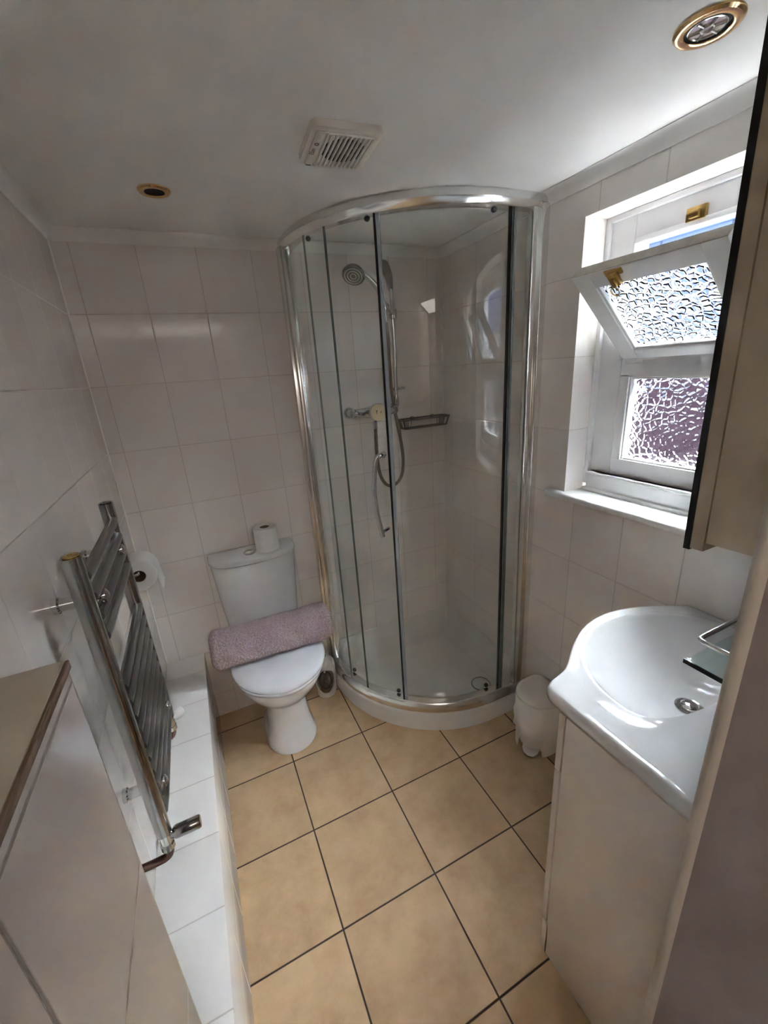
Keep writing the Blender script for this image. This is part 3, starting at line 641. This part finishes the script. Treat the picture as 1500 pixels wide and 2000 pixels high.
tbh.part('holder', shell((0.391, 1.825, 0.002), bp, 144, lambda a, z: (dang(a, fa) / 1.0) ** 2 + ((z - 0.105) / 0.075) ** 2 < 1, -0.006), M_PLAST, angle=60)
bb = B(); rings = []
for k in range(15):
    t = k / 14; r = 0.010 + 0.026 * math.sin(PI * t) ** 0.6
    rings.append([(0.391 + (r + 0.004 * noise.noise(Vector((i * 1.7, k * 1.3, 0)))) * math.cos(2 * PI * i / 36), 1.825 + (r + 0.004 * noise.noise(Vector((i * 1.7, k * 1.3, 5)))) * math.sin(2 * PI * i / 36), 0.025 + 0.10 * t) for i in range(36)])
bb.rings(rings)
tbh.part('bristles', bb, M_BRISTLE, label='grey-brown bristle head', angle=180)
tbh.part('brush_handle', B().tube([(0.391, 1.825, 0.11), (0.391, 1.825, 0.235), (0.391, 1.825, 0.33), (0.391, 1.825, 0.36)], [0.006, 0.007, 0.009, 0.006], 12), M_PLAST)

# ------------------------------------------------------------------ towel radiator
ra = Thing('towel_radiator', (XL, 1.08, 0.60), 'chrome ladder towel radiator mounted on the left wall above the ledge', 'radiator')
RXC, Y0, Y1, RZ0, RZ1 = -0.247, 0.884, 1.285, 0.612, 1.338
def dtube(y, z0, z1):
    pts = []
    for k in range(20):
        a = 2 * PI * k / 20; c, s_ = math.cos(a), math.sin(a)
        pts.append((RXC + 0.017 * math.copysign(abs(c) ** 0.8, c), y + 0.019 * math.copysign(abs(s_) ** 0.8, s_)))
    bd = B().rings([[(x, y_, z) for x, y_ in pts] for z in (z0, z1)])
    return bd
ra.part('upright', dtube(Y0, RZ0, RZ1), M_CHROME_D)
ra.part('upright', dtube(Y1, RZ0, RZ1), M_CHROME_D)
for y in (Y0, Y1): ra.part('end_cap', B().lathe([(0.012, 0), (0.014, 0.001), (0.014, 0.003), (0.006, 0.004), (0.004, 0.001), (0, 0.001)], (RXC, y, RZ1), (0, 0, 1), 20), M_OLDBRASS if y == Y0 else M_CHROME_D)
zs = [1.290, 1.245, 1.200, 1.155] + [1.025 - 0.0405 * k for k in range(10)]
for z in zs:
    ra.part('rung', B().tube([(RXC + 0.008, Y0 + 0.012, z), (RXC + 0.010, Y0 + 0.05, z), (RXC + 0.010, Y1 - 0.05, z), (RXC + 0.008, Y1 - 0.012, z)], 0.0115, 14), M_RUNG)
for y in (0.945, 1.222):
    for z in (1.222, 0.70):
        ra.part('wall_bracket', B().lathe([(0.015, 0), (0.017, 0.001), (0.017, 0.010), (0.0135, 0.013), (0.0135, 0.060), (0.008, 0.062)], (XL, y, z), (1, 0, 0), 20)
                .lathe([(0.013, 0), (0.015, 0.002), (0.014, 0.009), (0.006, 0.014), (0, 0.014)], (RXC + 0.012, y, z), (1, 0, 0), 18).tube([(XL + 0.05, y, z), (RXC + 0.014, y, z)], 0.006, 10), M_CHROME)
for y, hl in ((Y0, 0.072), (Y1, 0.04)):
    vb_ = B().lathe([(0.010, 0.0), (0.0145, -0.004), (0.0145, -0.030), (0.013, -0.032), (0.013, -0.036), (0.016, -0.038), (0.016, -0.052), (0.010, -0.056)], (RXC, y, RZ0), (0, 0, 1), 20)
    vt = ra.part('valve', vb_, M_CHROME)
    hdn = Vector((1, 0.0, 0.0)) if y == Y0 else Vector((0.75, 0.6, 0))
    ra.part('valve_head', B().lathe([(0.009, 0.0), (0.011, 0.010), (0.0145, 0.014), (0.0155, 0.018), (0.0155, hl - 0.004), (0.0135, hl), (0.0, hl)], (RXC + 0.008 * hdn.x, y + 0.008 * hdn.y, RZ0 - 0.016), tuple(hdn), 20), M_CHROME_D if y == Y0 else M_PLAST, parent=vt, label='chrome valve head' if y == Y0 else 'white valve head')
    ra.part('pipe', B().tube(smooth_path([(RXC, y, RZ0 - 0.05), (RXC, y, RZ0 - 0.068), (RXC - 0.008, y, RZ0 - 0.080), (RXC - 0.024, y, RZ0 - 0.084), (XL, y, RZ0 - 0.084)], 5), 0.0095, 12), M_COPPER, label='dark copper pipe')

# ------------------------------------------------------------------ vanity, basin
va_ = Thing('vanity_unit', (0.94, 0.36, 0), 'cream gloss vanity cabinet under the basin beside the doorway', 'cabinet')
vx0, vx1 = 0.635, 1.232
va_.part('side_panel', B().box(vx0, vx0 + 0.017, YN + 0.002, 0.511, 0.0, 0.862, 0.001), M_VAN, angle=30)
va_.part('side_panel', B().box(vx1 - 0.017, vx1, YN + 0.002, 0.511, 0.0, 0.862, 0.001), M_VAN, angle=30)
va_.part('back_panel', B().box(vx0 + 0.017, vx1 - 0.017, YN + 0.002, YN + 0.012, 0.0, 0.862), M_VAN, angle=30)
va_.part('base_panel', B().box(vx0 + 0.017, vx1 - 0.017, YN + 0.012, 0.505, 0.122, 0.138), M_VAN, angle=30)
va_.part('plinth', B().box(vx0, vx1, 0.505, 0.527, 0.0, 0.122, 0.0015), M_VAN, angle=30)
dv = va_.part('door', B().box(vx0, (vx0 + vx1) / 2 - 0.001, 0.5158, 0.5315, 0.1260, 0.6875, 0.0015), M_VAN)
va_.part('door', B().box((vx0 + vx1) / 2 + 0.001, vx1, 0.5158, 0.5315, 0.1260, 0.6875, 0.0015), M_VAN)
nt_ = [(vx0, 0.692), (vx1, 0.692), (vx1, 0.860), (1.222, 0.860)] + [(0.966 + 0.252 * math.cos(t), 0.860 - 0.096 * math.sin(t) ** 0.6) for t in [PI * k / 20 for k in range(21)]] + [(0.700, 0.860), (vx0, 0.860)]
va_.part('drawer_front', B().rings([[(x, y, z) for x, z in nt_] for y in (0.5158, 0.5315)]), M_VAN, bevel=0.001)   # scooped out under the bowl

wbz = Thing('wash_basin', (0.94, 0.45, 0.862), 'white ceramic vanity basin with a bowed front on the cabinet', 'basin')
def basin():
    # plan outline: straight left side, concave shoulder, bowed front, mirrored to the right wall
    X0, X1 = 0.624, 1.2335
    left = [(X0, YN + 0.004), (X0, 0.30), (X0, 0.40), (X0, 0.50), (X0, 0.552), (X0 + 0.004, 0.565), (X0 + 0.014, 0.5735), (0.666, 0.579), (0.690, 0.584), (0.712, 0.591), (0.735, 0.603), (0.769, 0.626), (0.800, 0.646), (0.829, 0.662), (0.868, 0.681), (0.907, 0.694), (0.950, 0.702), (0.993, 0.705)]
    right = [(1.037, 0.700), (1.080, 0.689), (1.115, 0.677), (1.147, 0.662), (1.175, 0.646), (1.205, 0.628), (X1, 0.612), (X1, 0.50), (X1, 0.40), (X1, 0.30), (X1, YN + 0.004)]
    back = [(1.10, YN + 0.004), (0.96, YN + 0.004), (0.80, YN + 0.004)]
    ctrl = left + right + back
    c = Vector((0.966, 0.460))
    # outline resampled by angle about the bowl centre so that rim and bowl rings match
    n = 144
    pts = [Vector(p) for p in ctrl]
    def hit(a):
        d = Vector((math.cos(a), math.sin(a))); best = None
        for i in range(len(pts)):
            p, q = pts[i], pts[(i + 1) % len(pts)]; e = q - p
            den = d.x * e.y - d.y * e.x
            if abs(den) < 1e-9: continue
            w_ = p - c; t = (w_.x * e.y - w_.y * e.x) / den; s_ = (w_.x * d.y - w_.y * d.x) / den
            if t > 0 and -1e-6 <= s_ <= 1 + 1e-6 and (best is None or t > best): best = t
        return c + d * best
    A = [2 * PI * k / n for k in range(n)]
    out = [hit(a) for a in A]
    def bowl(a, k):
        d = Vector((math.cos(a), math.sin(a)))
        if d.y >= 0: rx, ry = 0.243, 0.209
        else: rx, ry = 0.243, 0.101
        e = 2.0 if d.y >= 0 else 2.9
        r = 1 / ((abs(d.x) / rx) ** e + (abs(d.y) / ry) ** e) ** (1 / e)
        return c + d * r * k
    def top(p):                                    # deck rises gently towards the tap end
        t = max(0, min(1, (0.42 - p.y) / 0.14)); return 0.9105 + 0.003 * t * t * (3 - 2 * t)
    def shrink(p, m): v = p - c; return c + v * (1 - m / v.length)
    rings = []
    def ring(fn): rings.append([fn(i) for i in range(n)])
    ring(lambda i: (*shrink(out[i], 0.035), 0.864))
    ring(lambda i: (*shrink(out[i], 0.016), 0.866))
    ring(lambda i: (*shrink(out[i], 0.004), 0.876))
    ring(lambda i: (*out[i], 0.890))
    ring(lambda i: (*out[i], top(out[i]) - 0.007))
    ring(lambda i: (*shrink(out[i], 0.003), top(out[i]) - 0.0015))
    ring(lambda i: (*shrink(out[i], 0.009), top(out[i])))
    def mid(i, t):
        o_, b_ = shrink(out[i], 0.02), bowl(A[i], 1.05)
        if (o_ - c).length < (b_ - c).length: o_ = b_ + (b_ - c).normalized() * 0.002
        p = o_.lerp(b_, t); return p
    ring(lambda i: (*mid(i, 0.0), top(mid(i, 0)) - 0.0005))
    ring(lambda i: (*mid(i, 0.5), top(mid(i, .5)) - 0.002))
    ring(lambda i: (*mid(i, 0.9), top(mid(i, .9)) - 0.002))
    ring(lambda i: (*bowl(A[i], 1.03), top(bowl(A[i], 1.03)) + 0.0005))
    ring(lambda i: (*bowl(A[i], 1.01), top(bowl(A[i], 1.01)) + 0.001))
    ring(lambda i: (*bowl(A[i], 0.99), top(bowl(A[i], .99)) - 0.003))
    P = Vector((0.968, 0.437))
    for k, dz in ((0.97, 0.010), (0.93, 0.023), (0.86, 0.042), (0.76, 0.066), (0.62, 0.091), (0.45, 0.112), (0.28, 0.125), (0.12, 0.130)):
        ring(lambda i: (*(bowl(A[i], k) + (P - c) * (1 - k)), 0.9105 - dz * 0.88))
    under = [[(*(bowl(A[i], k) + (P - c) * (1 - k)), z) for i in range(n)] for k, z in ((0.15, 0.775), (0.5, 0.785), (0.85, 0.815), (1.02, 0.850))]
    return B().rings(under + rings)
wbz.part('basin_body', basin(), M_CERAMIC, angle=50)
wbz.part('waste', B().lathe([(0.031, 0), (0.031, 0.004), (0.026, 0.007), (0.020, 0.006), (0.019, 0.010), (0.012, 0.014), (0, 0.015)], (0.968, 0.437, 0.7965), (0, 0, 1), 26), M_CHROME, label='chrome plug and waste')

# ------------------------------------------------------------------ mirror cabinet, glass shelf
mc = Thing('mirror_cabinet', (0.94, YN, 1.31), 'cream mirror-fronted cabinet hanging on the wall above the basin', 'cabinet')
lean = Matrix.Translation((0, YN, 1.31)) @ Matrix.Rotation(-math.radians(1.0), 4, 'X') @ Matrix.Translation((0, -YN, -1.31))
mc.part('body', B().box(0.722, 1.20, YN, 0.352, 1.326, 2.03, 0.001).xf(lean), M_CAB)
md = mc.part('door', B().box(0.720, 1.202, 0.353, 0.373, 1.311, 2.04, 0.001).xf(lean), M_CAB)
mc.part('mirror', B().box(0.720, 1.202, 0.3735, 0.3745, 1.310, 2.04).xf(lean), M_MIRROR, parent=md)
mc.part('mirror_edge', B().box(0.7185, 0.7200, 0.373, 0.3825, 1.310, 2.04).box(0.7185, 1.202, 0.373, 0.3825, 1.3085, 1.310).xf(lean), M_BLACK, parent=md, label='black mirror edge')
mc.part('hinge_plate', B().box(0.745, 0.775, 0.29, 0.315, 1.318, 1.326, 0.001).xf(lean), M_PLAST)

gs = Thing('glass_shelf', (0.98, YN, 1.045), 'clear glass shelf with a chrome guard rail over the basin', 'shelf')
gs.part('glass', B().box(0.786, 1.19, YN + 0.012, 0.379, 1.046, 1.052, 0.0005), M_SHELFGLASS, smooth=False)
gs.part('glass_edge', B().box(0.7835, 0.786, YN + 0.012, 0.3805, 1.0445, 1.0535), M_SHELFEDGE, label='dark left glass edge', smooth=False)
gp = smooth_path([(0.815, YN + 0.01, 1.088), (0.815, 0.30, 1.088), (0.815, 0.36, 1.088), (0.818, 0.374, 1.088), (0.832, 0.378, 1.088), (0.90, 0.378, 1.088), (1.16, 0.378, 1.088), (1.17, 0.36, 1.088), (1.17, YN + 0.01, 1.088)], 6)
gs.part('guard_rail', B().tube(gp, 0.0052, 12), M_CHROME)
for x in (0.86, 1.12):
    gs.part('bracket', B().lathe([(0.012, 0), (0.013, 0.004), (0.009, 0.02), (0.009, 0.05)], (x, YN, 1.049), (0, 1, 0), 18).lathe([(0.006, 0), (0.009, 0.003), (0.007, 0.010), (0, 0.012)], (x, YN + 0.04, 1.053), (0, 0, 1), 14).tube([(x, YN, 1.06), (x, YN + 0.025, 1.08), (x, YN + 0.02, 1.088)], 0.005, 10), M_CHROME)

# ------------------------------------------------------------------ pedal bin
bn = Thing('pedal_bin', (1.135, 1.06, 0), 'small white pedal bin with a bag liner between shower and vanity', 'bin')
def bin_ring(z, sx=1.0, cut=None):
    """D plan: flat back towards the wall (+x), round front (-x)"""
    pts = []
    n = 48
    for k in range(n):
        a = 2 * PI * k / n; c, s_ = math.cos(a), math.sin(a)
        p = 4.0 if c > 0 else 2.2
        pts.append((1.140 + (0.078 if c > 0 else 0.098) * sx * math.copysign(abs(c) ** (2 / p), c), 1.060 + 0.088 * sx * math.copysign(abs(s_) ** (2 / p), s_), z))
    return pts
bm_ = bmesh.new(); R_ = []
NB = 96
def bin_pt(k, z, sx):
    a = 2 * PI * k / NB; c, s_ = math.cos(a), math.sin(a); p = 4.0 if c > 0 else 2.2
    return (1.140 + (0.078 if c > 0 else 0.098) * sx * math.copysign(abs(c) ** (2 / p), c), 1.060 + 0.088 * sx * math.copysign(abs(s_) ** (2 / p), s_), z)
def arch(k):
    q = dang(2 * PI * k / NB, PI + 0.42) / 0.66
    return 0.115 * math.sqrt(max(0, 1 - abs(q) ** 3)) if abs(q) < 1 else 0.0
for j in range(15):
    R_.append([bm_.verts.new(bin_pt(k, arch(k) + (0.262 - arch(k)) * j / 14, 0.96 + 0.04 * j / 14)) for k in range(NB)])
for i in range(14):
    for k in range(NB): bm_.faces.new((R_[i][k], R_[i][(k + 1) % NB], R_[i + 1][(k + 1) % NB], R_[i + 1][k]))
bmesh.ops.recalc_face_normals(bm_, faces=bm_.faces); bmesh.ops.solidify(bm_, geom=list(bm_.faces), thickness=0.004)
q_ = B(); q_.bm.free(); q_.bm = bm_
bn.part('body', q_, M_BIN, angle=60)
bn.part('inner_bucket', B().rings([bin_ring(0.02, 0.80), bin_ring(0.10, 0.86), bin_ring(0.25, 0.9)]), M_BIN)
bag = []
for j, z in enumerate((0.268, 0.262, 0.245, 0.225, 0.20, 0.175, 0.15, 0.125, 0.105)):
    rg_ = []
    for k, p in enumerate(bin_ring(z, 1.03 + 0.004 * j)):
        v_ = Vector((p[0] - 1.14, p[1] - 1.06, 0)); nn = noise.noise(Vector((k * 0.42, j * 0.55, 3.1))) * 0.006 + noise.noise(Vector((k * 0.15, j * 1.2, 9))) * 0.005
        low = -0.010 * noise.noise(Vector((k * 0.3, 0, 1))) * j / 8
        sc = 1 + nn / v_.length
        rg_.append((1.14 + v_.x * sc, 1.06 + v_.y * sc, z + low))
    bag.append(rg_)
bn.part('bin_liner', B().rings(bag, cap0=False, cap1=False), M_BAG, label='crinkled white bag folded over the rim', angle=180)
ld = [bin_ring(0.264, 0.99), bin_ring(0.268, 1.02), bin_ring(0.276, 1.02), bin_ring(0.284, 0.97), bin_ring(0.290, 0.82), bin_ring(0.293, 0.5), bin_ring(0.294, 0.2)]
bn.part('lid', B().rings(ld), M_BIN, angle=60)
bn.part('badge', B().box(-0.0015, 0.0015, -0.016, 0.016, -0.004, 0.004, 0.001).xf(Matrix.Translation((1.045, 1.033, 0.200)) @ Matrix.Rotation(0.33, 4, 'Z')), M_GREYINK, label='small grey badge')
pdl = [(0.0, -0.036), (-0.03, -0.034), (-0.048, -0.022), (-0.054, 0.0), (-0.048, 0.022), (-0.03, 0.034), (0.0, 0.036)]
pm = Matrix.Translation((1.088, 1.035, 0.030)) @ Matrix.Rotation(0.42, 4, 'Z') @ Matrix.Rotation(-0.5, 4, 'Y')
bn.part('pedal', B().prism(pdl, 0.0, 0.008).xf(pm), M_BIN, bevel=0.002)

# ------------------------------------------------------------------ ceiling fan grille and downlights
fn = Thing('extractor_fan', (0.43, 1.05, ZC), 'square ivory extractor fan with slatted grille on the ceiling', 'extractor fan')
FM = Matrix.Translation((0.453, 1.146, ZC)) @ Matrix.Rotation(math.radians(-4), 4, 'Z') @ Matrix.Diagonal((1, 1.05, 0.46, 1))
H_ = 0.084
def rsq(h, r, z, n=6): return [Vector(p) for p in rrect(-h, h, -h, h, r, z, n)]
fbx = B().rings([rsq(H_, 0.014, 0.0), rsq(H_, 0.014, -0.018), rsq(H_ - 0.001, 0.014, -0.030), rsq(H_ - 0.010, 0.014, -0.038)], cap1=False).xf(FM)
fc = fn.part('casing', fbx, M_FAN, angle=50)
face = B()
face.box(-H_ + 0.011, -0.052, -H_ + 0.011, H_ - 0.011, -0.050, -0.034, 0.005)         # plain band with the mark
face.box(0.060, H_ - 0.011, -H_ + 0.011, H_ - 0.011, -0.050, -0.034, 0.005)
face.box(-0.056, 0.064, -H_ + 0.011, -H_ + 0.016, -0.046, -0.034, 0.002).box(-0.056, 0.064, H_ - 0.016, H_ - 0.011, -0.046, -0.034, 0.002)
for k in range(10):
    x = -0.0445 + 0.0109 * k
    face.box(x - 0.0022, x + 0.0022, -H_ + 0.012, H_ - 0.012, -0.050, -0.037, 0.001)
fn.part('grille', face.xf(FM), M_FAN, angle=40)
n_ = 40
bk = B()
ro = [(0.008 + 0.053 * math.cos(2 * PI * k / n_), 0.053 * math.sin(2 * PI * k / n_), -0.0365) for k in range(n_)]
ri = [(p[0], p[1], -0.006) for p in ro]
sq = []
for k in range(n_):
    a = 2 * PI * k / n_; m_ = max(abs(math.cos(a)), abs(math.sin(a))); sq.append((0.076 * math.cos(a) / m_, 0.076 * math.sin(a) / m_, -0.0365))
bk.rings([sq, ro], cap0=False, cap1=False)
fn.part('back_plate', bk.xf(FM), M_FAN)
fn.part('duct', B().rings([ro, ri], cap0=False, cap1=True).xf(FM), M_DARK, label='dark fan opening')
imp = B().lathe([(0.0, -0.030), (0.016, -0.030), (0.018, -0.026), (0.018, -0.010), (0, -0.010)], (0.008, 0, 0), (0, 0, 1), 24)
for k in range(7):
    bl = B().box(0.016, 0.049, -0.009, 0.009, -0.0008, 0.0008).xf(Matrix.Translation((0.008, 0, -0.02)) @ Matrix.Rotation(2 * PI * k / 7, 4, 'Z') @ Matrix.Rotation(0.6, 4, 'X')); imp.add(bl)
fn.part('impeller', imp.xf(FM), mat('grey_fan_blades', (0.16, 0.145, 0.125), 0.5))
mk = B()
for c_, r_ in (((-0.064, -0.030), 0.0042),):
    mk.tube([(c_[0] + r_ * math.cos(t), c_[1] + r_ * math.sin(t), -0.0503) for t in [2 * PI * k / 16 for k in range(17)]], 0.0013, 6, cap=False)
fn.part('emblem', mk.xf(FM), M_GREYINK, label='small dark ring emblem')
tc_ = bpy.data.curves.new('lettering', 'FONT'); tc_.body = 'Elan'; tc_.size = 0.017; tc_.extrude = 0.0003; tc_.shear = 0.2; tc_.align_x = 'CENTER'; tc_.align_y = 'CENTER'
tt_ = bpy.data.objects.new('lettering_curve', tc_); COL.objects.link(tt_)
lm_ = bpy.data.meshes.new_from_object(tt_); bpy.data.objects.remove(tt_); bpy.data.curves.remove(tc_)
lm_.materials.clear(); lm_.materials.append(mat('grey_lettering', (0.22, 0.23, 0.22), 0.6))
to_ = bpy.data.objects.new('lettering', lm_); COL.objects.link(to_)
to_.parent = fn.e
to_.matrix_local = Matrix.Translation(-fn.loc) @ FM @ Matrix.Translation((-0.067, 0.004, -0.0503)) @ Matrix.Rotation(PI, 4, 'X') @ Matrix.Rotation(math.radians(90), 4, 'Z')
to_['label'] = 'small grey printed lettering'
fn.part('screw_slot', B().box(-0.070, -0.058, H_ - 0.018, H_ - 0.0145, -0.0505, -0.047).xf(FM), M_DARK)

def downlight(x, y, r, label, glass):
    t = Thing('downlight', (x, y, ZC), label, 'ceiling light', 'brass ceiling downlights')
    t.part('brass_ring', B().lathe([(r, 0.0), (r, -0.003), (r - 0.004, -0.007), (r - 0.012, -0.008), (r - 0.017, -0.006), (r - 0.018, 0.0), (r - 0.0185, 0.0)], (x, y, ZC), (0, 0, 1), 40, cap=False), M_BRASS)
    ri_ = r - 0.0175
    t.part('lamp_well', B().lathe([(ri_, -0.005), (ri_ - 0.002, -0.001), (0, -0.0006)], (x, y, ZC), (0, 0, 1), 32, cap=False), M_DARK)
    lb_ = B().lathe([(0.0, -0.0012), (ri_ * 0.84, -0.0012), (ri_ * 0.86, -0.0024), (ri_ * 0.80, -0.003), (ri_ * 0.78, -0.0018), (0.0, -0.0018)], (x + ri_ * 0.1, y + ri_ * .1, ZC), (0, 0, 1), 28, cap=False)
    if glass:
        for k in range(6):
            a = 2 * PI * k / 6; q0 = Vector((x + ri_ * .1, y + ri_ * .1, ZC - 0.003)); d_ = Vector((math.cos(a), math.sin(a), 0))
            lb_.tube([q0 + d_ * ri_ * 0.28, q0 + d_ * ri_ * 0.78], 0.0018, 6)
        lb_.tube([(x + ri_ * .1 + ri_ * 0.28 * math.cos(a), y + ri_ * .1 + ri_ * 0.28 * math.sin(a), ZC - 0.003) for a in [2 * PI * k / 18 for k in range(19)]], 0.0018, 6, cap=False)
    t.part('bulb', lb_, M_BULB if glass else M_DARK)
downlight(0.940, 0.607, 0.052, 'brass ringed downlight in the ceiling near the window', True)
downlight(0.034, 1.535, 0.044, 'brass ringed downlight in the ceiling above the toilet', False)
